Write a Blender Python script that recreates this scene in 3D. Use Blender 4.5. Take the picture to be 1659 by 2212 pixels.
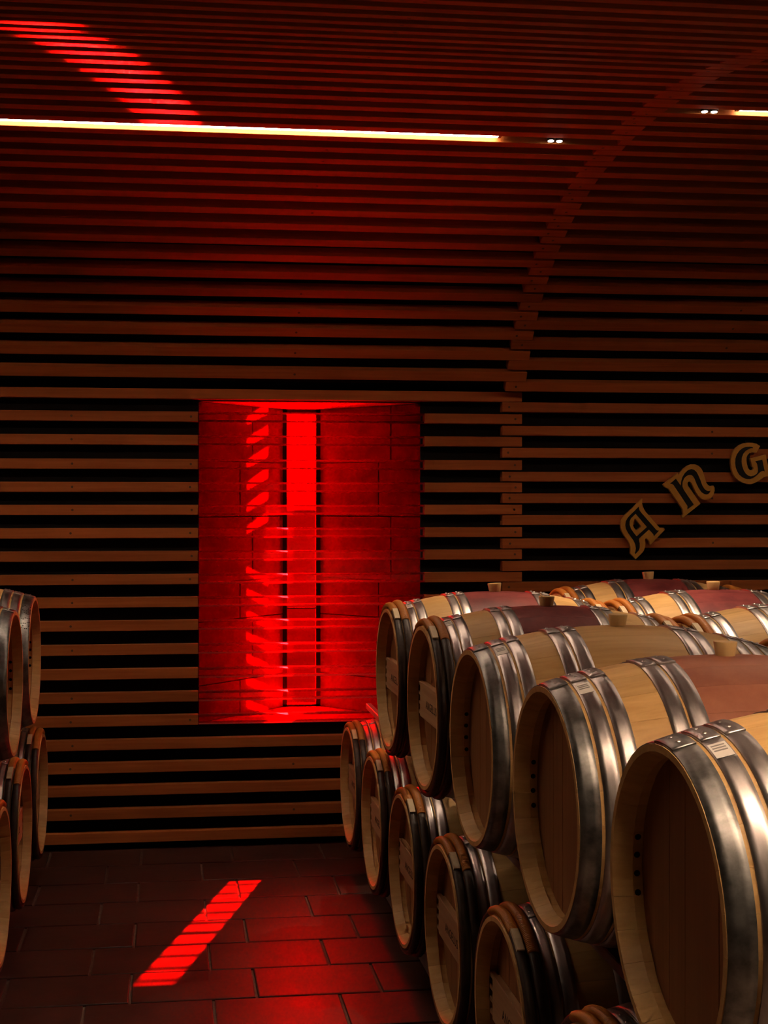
import bpy, bmesh, math, random
from mathutils import Vector, Matrix
from mathutils.geometry import tessellate_polygon

# ------------------------------------------------------------------ clear
for o in list(bpy.data.objects):
    bpy.data.objects.remove(o, do_unlink=True)
scene = bpy.context.scene
COL = scene.collection
random.seed(7)
PI = math.pi
R = math.radians

# ------------------------------------------------------------------ camera
cam_d = bpy.data.cameras.new('camera')
cam = bpy.data.objects.new('camera', cam_d)
COL.objects.link(cam)
cam.location = (0.0, 0.0, 1.806)
cam.rotation_euler = (R(90), 0, R(-7.103))
cam_d.sensor_fit = 'HORIZONTAL'
cam_d.sensor_width = 36.0
cam_d.lens = 36.0 * 2900.0 / 1659.0
cam_d.shift_x = (829.5 - 726.35) / 1659.0
cam_d.shift_y = -(1106.0 - 1082.0) / 1659.0
cam_d.clip_start = 0.05
cam_d.clip_end = 2000
scene.camera = cam

# ------------------------------------------------------------------ colour management and render behaviour
vs = scene.view_settings
scene.display_settings.display_device = 'sRGB'
vs.view_transform = 'Standard'
vs.look = 'None'
vs.exposure = 0.0
vs.gamma = 1.0
vs.use_curve_mapping = False
cy = scene.cycles
cy.use_denoising = True
cy.max_bounces = 5
cy.diffuse_bounces = 3
cy.glossy_bounces = 2
cy.transmission_bounces = 4
cy.transparent_max_bounces = 48
cy.caustics_reflective = False
cy.caustics_refractive = False
cy.sample_clamp_indirect = 4.0
cy.use_light_tree = True
cy.use_adaptive_sampling = True
cy.adaptive_threshold = 0.08
cy.adaptive_min_samples = 16

# ------------------------------------------------------------------ sky and sun
SUN_AZ = (-0.314, -1.0)          # the sunlight travels left and into the room
SUN_TAN = 0.889                  # fall per metre of depth
world = bpy.data.worlds.new('world')
scene.world = world
world.use_nodes = True
wn = world.node_tree
wn.nodes.clear()
wo = wn.nodes.new('ShaderNodeOutputWorld')
wb = wn.nodes.new('ShaderNodeBackground')
wb.inputs['Color'].default_value = (0.78, 0.87, 1.0, 1)
wb.inputs['Strength'].default_value = 125.0
wn.links.new(wb.outputs[0], wo.inputs['Surface'])


def aim(o, d):
    o.rotation_euler = Vector(d).normalized().to_track_quat('-Z', 'Y').to_euler()


sun_d = bpy.data.lights.new('sun', 'SUN')
sun_d.energy = 170.0
sun_d.angle = R(0.4)
sun_d.color = (1.0, 0.93, 0.84)
sun = bpy.data.objects.new('sun', sun_d)
COL.objects.link(sun)
sun.location = (4, 14, 6)
aim(sun, (SUN_AZ[0], SUN_AZ[1], -SUN_TAN))

# added area lamp outside, below the slit and out of view, to fill the vault
lb_d = bpy.data.lights.new('vault_fill', 'AREA')
lb_d.shape = 'RECTANGLE'
lb_d.size = 0.8
lb_d.size_y = 0.45
lb_d.energy = 420.0
lb_d.spread = R(95)
lb_d.color = (1.0, 0.93, 0.84)
lb = bpy.data.objects.new('vault_fill', lb_d)
COL.objects.link(lb)
lb.location = (0.85, 7.95, 0.44)
aim(lb, (-0.1, -0.80, 1.0))

# portal in the window slit
po_d = bpy.data.lights.new('window_portal', 'AREA')
po_d.shape = 'RECTANGLE'
po_d.size = 0.17
po_d.size_y = 1.68
po_d.cycles.is_portal = True
po = bpy.data.objects.new('window_portal', po_d)
COL.objects.link(po)
po.location = (0.747, 7.64, 1.47)
aim(po, (0, -1, 0))


# ------------------------------------------------------------------ material helpers
def new_mat(name):
    m = bpy.data.materials.new(name)
    m.use_nodes = True
    nt = m.node_tree
    nt.nodes.clear()
    out = nt.nodes.new('ShaderNodeOutputMaterial')
    return m, nt, out


def N(nt, t, **kw):
    n = nt.nodes.new(t)
    for k, v in kw.items():
        if k in n.inputs:
            n.inputs[k].default_value = v
        else:
            setattr(n, k, v)
    return n


def mixc(nt, fac, a, b, mode='MIX'):
    n = nt.nodes.new('ShaderNodeMix')
    n.data_type = 'RGBA'
    n.blend_type = mode
    for key, val in ((0, fac), (6, a), (7, b)):
        if hasattr(val, 'is_linked') or hasattr(val, 'links'):
            nt.links.new(val, n.inputs[key])
        else:
            n.inputs[key].default_value = val
    return n.outputs[2]


def ramp(nt, src, stops):
    n = nt.nodes.new('ShaderNodeValToRGB')
    cr = n.color_ramp
    while len(cr.elements) < len(stops):
        cr.elements.new(0.5)
    for e, (p, c) in zip(cr.elements, stops):
        e.position = p
        e.color = c if len(c) == 4 else (*c, 1)
    nt.links.new(src, n.inputs[0])
    return n.outputs[0]


def mat_wood(name, light, dark, axis=0, scale=1.0, rough=0.55, var=0.22, bump=0.15, stain=None, band=None, spec=0.35):
    m, nt, out = new_mat(name)
    L = nt.links.new
    bs = N(nt, 'ShaderNodeBsdfPrincipled', Roughness=rough)
    bs.inputs['Specular IOR Level'].default_value = spec
    tc = N(nt, 'ShaderNodeTexCoord')
    oi = N(nt, 'ShaderNodeObjectInfo')
    off = N(nt, 'ShaderNodeVectorMath', operation='MULTIPLY_ADD')
    comb = N(nt, 'ShaderNodeCombineXYZ')
    L(oi.outputs['Random'], comb.inputs[0]); L(oi.outputs['Random'], comb.inputs[1]); L(oi.outputs['Random'], comb.inputs[2])
    L(comb.outputs[0], off.inputs[0])
    off.inputs[1].default_value = (37.0, 19.0, 53.0)
    L(tc.outputs['Object'], off.inputs[2])
    mp = N(nt, 'ShaderNodeMapping')
    sc = [60.0 * scale] * 3
    sc[axis] = 2.2 * scale
    mp.inputs['Scale'].default_value = sc
    L(off.outputs[0], mp.inputs[0])
    n1 = N(nt, 'ShaderNodeTexNoise', Scale=1.0, Detail=5.0, Roughness=0.6, Distortion=0.4)
    L(mp.outputs[0], n1.inputs['Vector'])
    mp2 = N(nt, 'ShaderNodeMapping')
    sc2 = [7.0 * scale] * 3
    sc2[axis] = 1.1 * scale
    mp2.inputs['Scale'].default_value = sc2
    L(off.outputs[0], mp2.inputs[0])
    n2 = N(nt, 'ShaderNodeTexNoise', Scale=1.0, Detail=3.0, Roughness=0.55, Distortion=0.8)
    L(mp2.outputs[0], n2.inputs['Vector'])
    ad = N(nt, 'ShaderNodeMath', operation='MULTIPLY_ADD')
    L(n1.outputs[0], ad.inputs[0]); ad.inputs[1].default_value = 0.6
    half = N(nt, 'ShaderNodeMath', operation='MULTIPLY')
    L(n2.outputs[0], half.inputs[0]); half.inputs[1].default_value = 0.4
    L(half.outputs[0], ad.inputs[2])
    col = ramp(nt, ad.outputs[0], [(0.32, dark), (0.62, light)])
    if stain is not None:
        sp = N(nt, 'ShaderNodeSeparateXYZ')
        L(tc.outputs['Object'], sp.inputs[0])
        d = N(nt, 'ShaderNodeMath', operation='SUBTRACT'); L(sp.outputs[0], d.inputs[0]); d.inputs[1].default_value = 0.44
        a = N(nt, 'ShaderNodeMath', operation='ABSOLUTE'); L(d.outputs[0], a.inputs[0])
        lt = N(nt, 'ShaderNodeMath', operation='LESS_THAN'); L(a.outputs[0], lt.inputs[0]); lt.inputs[1].default_value = band
        ns = N(nt, 'ShaderNodeTexNoise', Scale=9.0, Detail=6.0, Roughness=0.65)
        L(off.outputs[0], ns.inputs['Vector'])
        st = ramp(nt, ns.outputs[0], [(0.35, stain[0]), (0.66, stain[1])])
        st2 = mixc(nt, 0.25, st, col, 'MULTIPLY')
        col = mixc(nt, lt.outputs[0], col, st2)
    # tone of each piece
    mr = N(nt, 'ShaderNodeMapRange'); mr.inputs[3].default_value = 1 - var; mr.inputs[4].default_value = 1 + var * 0.5
    L(oi.outputs['Random'], mr.inputs[0])
    vm = N(nt, 'ShaderNodeVectorMath', operation='SCALE')
    L(col, vm.inputs[0]); L(mr.outputs[0], vm.inputs['Scale'])
    L(vm.outputs[0], bs.inputs['Base Color'])
    if bump:
        bp = N(nt, 'ShaderNodeBump', Strength=bump, Distance=0.002)
        L(ad.outputs[0], bp.inputs['Height']); L(bp.outputs[0], bs.inputs['Normal'])
    L(bs.outputs[0], out.inputs[0])
    return m


def mat_simple(name, col, rough=0.5, metal=0.0, col2=None, nscale=8.0, bump=0.0, bscale=40.0, spec=0.4, stretch=None):
    m, nt, out = new_mat(name)
    L = nt.links.new
    bs = N(nt, 'ShaderNodeBsdfPrincipled', Roughness=rough, Metallic=metal)
    bs.inputs['Specular IOR Level'].default_value = spec
    tc = N(nt, 'ShaderNodeTexCoord')
    oi = N(nt, 'ShaderNodeObjectInfo')
    va = N(nt, 'ShaderNodeVectorMath', operation='ADD')
    L(tc.outputs['Object'], va.inputs[0])
    sc = N(nt, 'ShaderNodeVectorMath', operation='SCALE')
    cb = N(nt, 'ShaderNodeCombineXYZ', X=13.0, Y=29.0, Z=7.0)
    L(cb.outputs[0], sc.inputs[0]); L(oi.outputs['Random'], sc.inputs['Scale'])
    L(sc.outputs[0], va.inputs[1])
    mp = N(nt, 'ShaderNodeMapping')
    mp.inputs['Scale'].default_value = stretch or (1, 1, 1)
    L(va.outputs[0], mp.inputs[0])
    n1 = N(nt, 'ShaderNodeTexNoise', Scale=nscale, Detail=6.0, Roughness=0.6)
    L(mp.outputs[0], n1.inputs['Vector'])
    c2 = col2 or tuple(x * 0.75 for x in col)
    L(ramp(nt, n1.outputs[0], [(0.35, c2), (0.65, col)]), bs.inputs['Base Color'])
    rr = N(nt, 'ShaderNodeMapRange'); rr.inputs[3].default_value = max(0.02, rough - 0.1); rr.inputs[4].default_value = min(1.0, rough + 0.1)
    L(n1.outputs[0], rr.inputs[0]); L(rr.outputs[0], bs.inputs['Roughness'])
    if bump:
        n2 = N(nt, 'ShaderNodeTexNoise', Scale=bscale, Detail=5.0)
        L(mp.outputs[0], n2.inputs['Vector'])
        bp = N(nt, 'ShaderNodeBump', Strength=bump, Distance=0.004)
        L(n2.outputs[0], bp.inputs['Height']); L(bp.outputs[0], bs.inputs['Normal'])
    L(bs.outputs[0], out.inputs[0])
    return m


def mat_emit(name, col, strength):
    m, nt, out = new_mat(name)
    e = N(nt, 'ShaderNodeEmission', Color=(*col, 1), Strength=strength)
    nt.links.new(e.outputs[0], out.inputs[0])
    return m


M = {}
M['slat'] = mat_wood('oak_slat', (0.45, 0.135, 0.032), (0.30, 0.082, 0.018), axis=0, scale=0.8, rough=0.66, var=0.16, bump=0.1, spec=0.2)
M['stave_blond'] = mat_wood('stave_blond', (0.74, 0.45, 0.175), (0.57, 0.31, 0.10), axis=0, scale=0.7, rough=0.5, var=0.12)
M['stave_dark'] = mat_wood('stave_wine_dark', (0.74, 0.45, 0.175), (0.57, 0.31, 0.10), axis=0, scale=0.7, rough=0.5, var=0.12,
                           stain=((0.17, 0.028, 0.034), (0.30, 0.062, 0.06)), band=0.142)
M['stave_rose'] = mat_wood('stave_wine_rose', (0.74, 0.45, 0.175), (0.57, 0.31, 0.10), axis=0, scale=0.7, rough=0.5, var=0.12,
                           stain=((0.34, 0.115, 0.07), (0.43, 0.17, 0.10)), band=0.142)
M['head'] = mat_wood('head_oak', (0.40, 0.165, 0.06), (0.30, 0.11, 0.037), axis=2, scale=0.7, rough=0.5, var=0.2)
M['bar'] = mat_wood('bar_pine', (0.62, 0.36, 0.18), (0.40, 0.19, 0.085), axis=1, scale=0.55, rough=0.55, var=0.1)
M['peg'] = mat_wood('peg_wood', (0.50, 0.30, 0.16), (0.38, 0.20, 0.10), axis=1, scale=0.8, var=0.1)
M['white_peg'] = mat_wood('pale_peg', (0.78, 0.62, 0.40), (0.66, 0.48, 0.28), axis=1, scale=1.0, var=0.05)
M['bark'] = mat_simple('chestnut_bark', (0.060, 0.034, 0.024), 0.42, col2=(0.030, 0.017, 0.012), nscale=25, bump=0.4, bscale=60)
M['wicker'] = mat_wood('wicker', (0.60, 0.215, 0.034), (0.40, 0.12, 0.016), axis=1, scale=1.2, rough=0.45, var=0.1)
M['hoop'] = mat_simple('hoop_steel', (0.62, 0.565, 0.55), 0.37, 1.0, col2=(0.44, 0.39, 0.385), nscale=14, stretch=(3, 1, 1))
M['zinc'] = mat_simple('chime_hoop_zinc', (0.42, 0.405, 0.39), 0.42, 1.0, col2=(0.15, 0.145, 0.14), nscale=16)
M['rivet'] = mat_simple('rivet_steel', (0.55, 0.5, 0.47), 0.35, 1.0)
M['bung'] = mat_simple('silicone_bung', (0.70, 0.46, 0.20), 0.45, col2=(0.66, 0.42, 0.17), nscale=20)
M['black'] = mat_simple('black_felt', (0.010, 0.009, 0.009), 0.95, col2=(0.007, 0.006, 0.006), spec=0.05)
M['hole'] = mat_simple('hole_dark', (0.012, 0.008, 0.006), 0.9, spec=0.05)
M['tile'] = mat_simple('slate_tile', (0.090, 0.036, 0.028), 0.40, col2=(0.044, 0.018, 0.015), nscale=5.5, bump=0.35, bscale=14, spec=0.45)
M['grout'] = mat_simple('grout', (0.20, 0.145, 0.11), 0.8, col2=(0.13, 0.09, 0.07), nscale=30)
M['stone'] = mat_simple('limestone', (0.56, 0.50, 0.42), 0.8, col2=(0.36, 0.31, 0.25), nscale=9, bump=0.3, bscale=60, spec=0.25)
M['mortar'] = mat_simple('dark_joint', (0.16, 0.13, 0.10), 0.9)
M['frame'] = mat_simple('black_frame', (0.012, 0.011, 0.011), 0.5)
M['plaster'] = mat_simple('dark_plaster', (0.10, 0.085, 0.075), 0.85)
M['gold'] = mat_simple('gilt_paint', (0.62, 0.31, 0.05), 0.42, 0.2, col2=(0.52, 0.25, 0.038), nscale=18)
M['inlay'] = mat_simple('black_enamel', (0.008, 0.007, 0.008), 0.35)
M['ink'] = mat_simple('burnt_brand', (0.035, 0.016, 0.010), 0.8)
M['rail'] = mat_simple('rack_steel', (0.40, 0.34, 0.32), 0.45, 0.7, col2=(0.28, 0.2, 0.18), nscale=10)
M['sticker'] = mat_simple('paper_sticker', (0.80, 0.74, 0.68), 0.5, col2=(0.74, 0.68, 0.62))
M['print'] = mat_simple('grey_print', (0.32, 0.28, 0.26), 0.6)
M['plug'] = mat_simple('dark_plug', (0.11, 0.05, 0.022), 0.6)
M['terrace'] = mat_simple('dark_wet_slate', (0.0105, 0.010, 0.010), 0.8, col2=(0.0075, 0.007, 0.007), nscale=1.5, spec=0.0)
M['hill'] = mat_simple('hill_green', (0.03, 0.035, 0.022), 0.9, nscale=0.05)
M['housing'] = mat_simple('lamp_housing', (0.02, 0.02, 0.02), 0.5)
M['alu'] = mat_simple('lamp_end_cap', (0.6, 0.57, 0.53), 0.4, 0.3)
M['led'] = mat_emit('led_diffuser', (1.0, 0.76, 0.54), 52.0)
M['led_assumed'] = mat_emit('assumed_led_diffuser', (1.0, 0.70, 0.46), 215.0)  # stronger glow for the assumed, unseen strip near the camera
M['spot'] = mat_emit('spot_lens', (1.0, 0.84, 0.66), 60.0)

# red window glass: clear, tinted, slightly glossy
m, nt, out = new_mat('red_glass')
tr = N(nt, 'ShaderNodeBsdfTransparent', Color=(0.75, 0.0003, 0.0006, 1))
gs = N(nt, 'ShaderNodeBsdfGlossy', Color=(1, 1, 1, 1), Roughness=0.05)
fr = N(nt, 'ShaderNodeFresnel', IOR=1.45)
fm = N(nt, 'ShaderNodeMath', operation='MULTIPLY'); fm.inputs[1].default_value = 0.15
mx = N(nt, 'ShaderNodeMixShader')
nt.links.new(fr.outputs[0], fm.inputs[0]); nt.links.new(fm.outputs[0], mx.inputs[0])
nt.links.new(tr.outputs[0], mx.inputs[1]); nt.links.new(gs.outputs[0], mx.inputs[2]); nt.links.new(mx.outputs[0], out.inputs[0])
M['red_glass'] = m
m, nt, out = new_mat('clear_pane')
tr = N(nt, 'ShaderNodeBsdfTransparent', Color=(0.82, 0.84, 0.84, 1))
gs = N(nt, 'ShaderNodeBsdfGlossy', Color=(1, 1, 1, 1), Roughness=0.05)
mx = N(nt, 'ShaderNodeMixShader')
mx.inputs[0].default_value = 0.03
nt.links.new(tr.outputs[0], mx.inputs[1]); nt.links.new(gs.outputs[0], mx.inputs[2]); nt.links.new(mx.outputs[0], out.inputs[0])
M['clear_pane'] = m
# clear slats of glass across the window
m, nt, out = new_mat('clear_glass_slat')
tr = N(nt, 'ShaderNodeBsdfTransparent', Color=(0.95, 0.93, 0.93, 1))
gs = N(nt, 'ShaderNodeBsdfGlossy', Color=(1, 1, 1, 1), Roughness=0.08)
fr = N(nt, 'ShaderNodeFresnel', IOR=1.5)
fm = N(nt, 'ShaderNodeMath', operation='MULTIPLY'); fm.inputs[1].default_value = 0.22
mx = N(nt, 'ShaderNodeMixShader')
nt.links.new(fr.outputs[0], fm.inputs[0]); nt.links.new(fm.outputs[0], mx.inputs[0])
nt.links.new(tr.outputs[0], mx.inputs[1]); nt.links.new(gs.outputs[0], mx.inputs[2]); tl = N(nt, 'ShaderNodeBsdfTranslucent', Color=(1, 1, 1, 1))
m2 = N(nt, 'ShaderNodeMixShader')
m2.inputs[0].default_value = 0.014
nt.links.new(mx.outputs[0], m2.inputs[1]); nt.links.new(tl.outputs[0], m2.inputs[2]); nt.links.new(m2.outputs[0], out.inputs[0])
M['glass'] = m
# sawn, less clear long edges of the same slats
m, nt, out = new_mat('glass_slat_edge')
tr = N(nt, 'ShaderNodeBsdfTransparent', Color=(0.15, 0.14, 0.14, 1))
gs = N(nt, 'ShaderNodeBsdfTranslucent', Color=(0.9, 0.9, 0.9, 1))
mx = N(nt, 'ShaderNodeMixShader')
mx.inputs[0].default_value = 0.2
nt.links.new(tr.outputs[0], mx.inputs[1]); nt.links.new(gs.outputs[0], mx.inputs[2]); nt.links.new(mx.outputs[0], out.inputs[0])
M['glass_edge'] = m
m, nt, out = new_mat('glass_slat_top')
tr = N(nt, 'ShaderNodeBsdfTransparent', Color=(0.62, 0.58, 0.58, 1))
gs = N(nt, 'ShaderNodeBsdfGlossy', Color=(1, 1, 1, 1), Roughness=0.1)
mx = N(nt, 'ShaderNodeMixShader')
mx.inputs[0].default_value = 0.1
nt.links.new(tr.outputs[0], mx.inputs[1]); nt.links.new(gs.outputs[0], mx.inputs[2]); nt.links.new(mx.outputs[0], out.inputs[0])
M['glass_top'] = m


# ------------------------------------------------------------------ mesh helpers
def mesh_from(name, verts, faces, mat, smooth=None):
    me = bpy.data.meshes.new(name)
    me.from_pydata([tuple(v) for v in verts], [], faces)
    if mat is not None:
        me.materials.append(M[mat] if isinstance(mat, str) else mat)
    if smooth is not None:
        if smooth is True:
            for p in me.polygons:
                p.use_smooth = True
        else:
            for p in me.polygons:
                p.use_smooth = bool(smooth[p.index])
    me.update()
    return me


def fix_normals(me):
    bm = bmesh.new(); bm.from_mesh(me)
    bmesh.ops.recalc_face_normals(bm, faces=bm.faces)
    bm.to_mesh(me); bm.free()
    return me


def obj(name, me, parent=None, loc=(0, 0, 0), rot=(0, 0, 0)):
    o = bpy.data.objects.new(name, me)
    COL.objects.link(o)
    o.location = loc
    o.rotation_euler = rot
    if parent is not None:
        o.parent = parent
    return o


def empty(name, loc=(0, 0, 0), rz=0.0):
    o = bpy.data.objects.new(name, None)
    o.empty_display_size = 0.1
    COL.objects.link(o)
    o.location = loc
    o.rotation_euler = (0, 0, rz)
    return o


def tag(o, label=None, cat=None, group=None, kind=None):
    if label: o['label'] = label
    if cat: o['category'] = cat
    if group: o['group'] = group
    if kind: o['kind'] = kind
    return o


BOXF = [(0, 3, 2, 1), (4, 5, 6, 7), (0, 1, 5, 4), (1, 2, 6, 5), (2, 3, 7, 6), (3, 0, 4, 7)]


def box_vf(x0, x1, y0, y1, z0, z1):
    v = [(x0, y0, z0), (x1, y0, z0), (x1, y1, z0), (x0, y1, z0), (x0, y0, z1), (x1, y0, z1), (x1, y1, z1), (x0, y1, z1)]
    return v, list(BOXF)


def boxes(name, lst, mat):
    V, F = [], []
    for b in lst:
        v, f = box_vf(*b)
        n = len(V)
        V += v
        F += [tuple(i + n for i in q) for q in f]
    return mesh_from(name, V, F, mat)


def bevel_box(name, x0, x1, y0, y1, z0, z1, mat, w=0.003):
    me = boxes(name, [(x0, x1, y0, y1, z0, z1)], mat)
    bm = bmesh.new(); bm.from_mesh(me)
    bmesh.ops.bevel(bm, geom=list(bm.edges), offset=w, segments=1, affect='EDGES', profile=0.5)
    bm.to_mesh(me); bm.free()
    return me


# ------------------------------------------------------------------ profile of wall and vault (arc length -> y, z, lean)
D = 7.05
S1, CA, CB, CC = 2.0723, 1.2935, -0.3838, 0.0451
PROF = []
_y, _z, _n = D, 0.0, 1400
SMAX = 7.3
for i in range(_n + 1):
    s = SMAX * i / _n
    t = max(0.0, s - S1)
    th = min(R(100.3), CA * t + CB * t * t + CC * t ** 3)
    PROF.append((s, _y, _z, th))
    ds = SMAX / _n
    _y -= math.sin(th) * ds
    _z += math.cos(th) * ds


def prof(s):
    f = max(0.0, min(SMAX, s)) / SMAX * _n
    i = min(_n - 1, int(f)); u = f - i
    a, b = PROF[i], PROF[i + 1]
    return tuple(a[k] + (b[k] - a[k]) * u for k in range(4))


SD = 0.055         # depth of a slat
SH = 0.0526        # height of its face
PITCH = 0.1207
S_END = 7.0
XSEAM_L = 1.887    # right ends of the left bay
XSEAM_R = 1.778    # left ends of the right bay
XMIN, XMAX = -4.2, 6.0

# ------------------------------------------------------------------ setting: wall, ceiling, floor
WX0, WX1, WZ0, WZ1 = 0.156, 1.340, 0.636, 2.330     # window opening
YB = D + SD
wall = obj('wall_back', boxes('wall_back', [
    (XMIN - .3, WX0 - .06, YB, 7.66, -0.1, 2.45), (WX1 + .06, XMAX + .3, YB, 7.66, -0.1, 2.45),
    (WX0 - .06, WX1 + .06, YB, 7.66, -0.1, WZ0 - .05), (WX0 - .06, WX1 + .06, YB, 7.66, WZ1 + .05, 2.45),
    (WX0 - .1, WX0 - .003, YB - .0015, YB + .01, WZ0 - .1, WZ1 + .1), (WX1 + .001, WX1 + .1, YB - .0015, YB + .01, WZ0 - .1, WZ1 + .1),
    (WX0 - .1, WX1 + .1, YB - .0035, YB + .01, WZ0 - .1, WZ0 - .004)], 'black'))
tag(wall, kind='structure')
# vault backing
V, F = [], []
ns = 60
for i in range(ns + 1):
    s = 2.42 + (7.15 - 2.42) * i / ns
    _, y, z, th = prof(s)
    ny, nz = math.cos(th), math.sin(th)      # outward
    for dd in (SD, SD + 0.10):
        V.append((XMIN - .3, y + ny * dd, z + nz * dd)); V.append((XMAX + .3, y + ny * dd, z + nz * dd))
for i in range(ns):
    a = i * 4
    F += [(a, a + 1, a + 5, a + 4), (a + 2, a + 6, a + 7, a + 3), (a, a + 4, a + 6, a + 2), (a + 1, a + 3, a + 7, a + 5)]
F += [(0, 2, 3, 1), (ns * 4, ns * 4 + 1, ns * 4 + 3, ns * 4 + 2)]
ceil = obj('ceiling', fix_normals(mesh_from('ceiling', V, F, 'black')))
tag(ceil, kind='structure')
YBACK = -3.0
flat = obj('ceiling_flat', boxes('ceiling_flat', [(XMIN - .3, XMAX + .3, YBACK - .3, 4.6, 3.55, 3.68)], 'black'))
tag(flat, kind='structure')
roof = obj('roof_eave', boxes('roof_eave', [(XMIN - .3, XMAX + .3, YBACK - .3, 7.68, 3.75, 3.85),
                                            (XMIN - .3, XMAX + .3, 7.5, 7.68, 2.45, 3.85)], 'plaster'))
tag(roof, kind='structure')
for nm, b in (('wall_left', (XMIN - .3, XMIN, YBACK - .3, 8.0, -.1, 3.8)), ('wall_right', (XMAX, XMAX + .3, YBACK - .3, 8.0, -.1, 3.8)),
              ('wall_front', (XMIN, XMAX, YBACK - .3, YBACK, -.1, 3.8))):
    tag(obj(nm, boxes(nm, [b], 'plaster')), kind='structure')

floor = obj('floor', boxes('floor', [(XMIN - .3, XMAX + .3, YBACK - .3, 8.0, -0.2, -0.010)], 'grout'))
tag(floor, kind='structure')
TW, TD = 0.4605, 0.3085
tile_meshes = []
for k in range(6):
    w, d = TW - 0.0105, TD - 0.0105
    me = boxes('tile', [(0, w, 0, d, -0.02, 0.0)], 'tile')
    bm = bmesh.new(); bm.from_mesh(me)
    bmesh.ops.bevel(bm, geom=[e for e in bm.edges if all(v.co.z > -.001 for v in e.verts)], offset=0.004, segments=2, affect='EDGES', profile=0.6)
    rr = random.Random(k)
    for v in bm.verts:
        v.co.x += rr.uniform(-.0012, .0012); v.co.y += rr.uniform(-.0012, .0012); v.co.z += rr.uniform(-.0012, .0002)
    bm.to_mesh(me); bm.free()
    tile_meshes.append(me)
# joints between the rows, counted from the wall towards the aisle
row_y = 7.045
r = 0
while row_y > 2.2:
    y0 = row_y - TD
    xo = (-0.141 if r % 2 == 0 else -0.300) - TW * 4
    for c in range(10):
        o = obj('tile', tile_meshes[(r * 3 + c * 5 + (c * c) % 4) % 6], floor, (xo + c * TW + .005, y0 + .005, random.uniform(-.0008, .0)))
    row_y = y0
    r += 1

# ------------------------------------------------------------------ slats
slat_cache = {}


def slat_mesh(x0, x1, mat='slat'):
    key = (round(x0, 3), round(x1, 3), mat)
    if key not in slat_cache:
        # local: x along, y outward from the room (front at 0), z along the profile
        slat_cache[key] = bevel_box('slat', x0, x1, 0.0, SD - .0015, 0.0, SH, mat, 0.0016)
    return slat_cache[key]


def put_slat(x0, x1, y, z, th, parent, mat='slat', name='slat'):
    o = obj(name, slat_mesh(x0, x1, mat), parent, (0, y, z), (th, 0, 0))
    return o


plug_pos = []


def plugs(xs, y, z, th, p=0.75):
    for x in xs:
        if random.random() < p:
            plug_pos.append((x + random.uniform(-.006, .006), y, z, th))


left_z = [0.031, 0.154, 0.276, 0.394, 0.513, 0.636, 0.758, 0.880, 1.006, 1.131, 1.252, 1.371, 1.492, 1.612, 1.733, 1.852, 1.972, 2.098, 2.220, 2.339]
right_z = [2.284, 2.158, 2.039, 1.910, 1.794, 1.676, 1.550, 1.429, 1.316]
while right_z[-1] > 0.08:
    right_z.append(right_z[-1] - 0.1212)
glass_z = []
for z in left_z:
    if WZ0 - 0.01 < z < WZ1 - 0.01:
        put_slat(XMIN, 0.151, D, z, 0, wall)
        put_slat(1.353, XSEAM_L, D, z, 0, wall)
        glass_z.append(z)
        plugs((0.113, -0.5, -1.6, 1.85), D, z, 0)
    else:
        put_slat(XMIN, XSEAM_L, D, z, 0, wall)
        plugs((0.65, -0.5, -1.6, 1.85), D, z, 0, 0.6)
for z in right_z:
    put_slat(XSEAM_R, XMAX, D, z, 0, wall)
    plugs((1.815, 2.96), D, z, 0)
k = 4
while True:
    s = 1.97 + PITCH * k
    if s > S_END: break
    _, y, z, th = prof(s)
    th2 = prof(s + SH / 2)[3]
    put_slat(XMIN, XSEAM_L, y, z, th2, ceil)
    plugs((0.65, 1.80, -0.9), y, z, th2, 0.5)
    k += 1
k = 4
while True:
    s = 1.9147 + PITCH * k
    if s > S_END: break
    _, y, z, th = prof(s)
    th2 = prof(s + SH / 2)[3]
    x0 = XSEAM_R
    if k == 20: x0 = 1.845
    put_slat(x0, XMAX, y, z, th2, ceil)
    plugs((1.83, 2.96), y, z, th2, 0.5)
    k += 1
V, F = [], []
for (x, y, z, th) in plug_pos:
    n = len(V)
    c, s_ = math.cos(th), math.sin(th)
    for i in range(8):
        a = 2 * PI * i / 8
        lx, lz, ly = 0.0065 * math.cos(a), SH * .5 + 0.0065 * math.sin(a), -0.0006
        V.append((x + lx, y + ly * c - lz * s_, z + ly * s_ + lz * c))
    F.append(tuple(range(n + 7, n - 1, -1)))
pl = obj('plug_heads', fix_normals(mesh_from('plug_heads', V, F, 'plug')), wall)
pl['kind'] = 'stuff'

# ------------------------------------------------------------------ window: splayed stone reveal, red panes, clear slats
win = empty('window_1', (0.747, YB, WZ0))
tag(win, kind='structure')
SX0, SX1, YW = 0.644, 0.852, 7.60          # slit between the cheeks


def wpart(name, me, parent=win):
    o = obj(name, me, parent)
    o.location = -Vector(win.location) if parent is win else (0, 0, 0)
    return o


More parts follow.
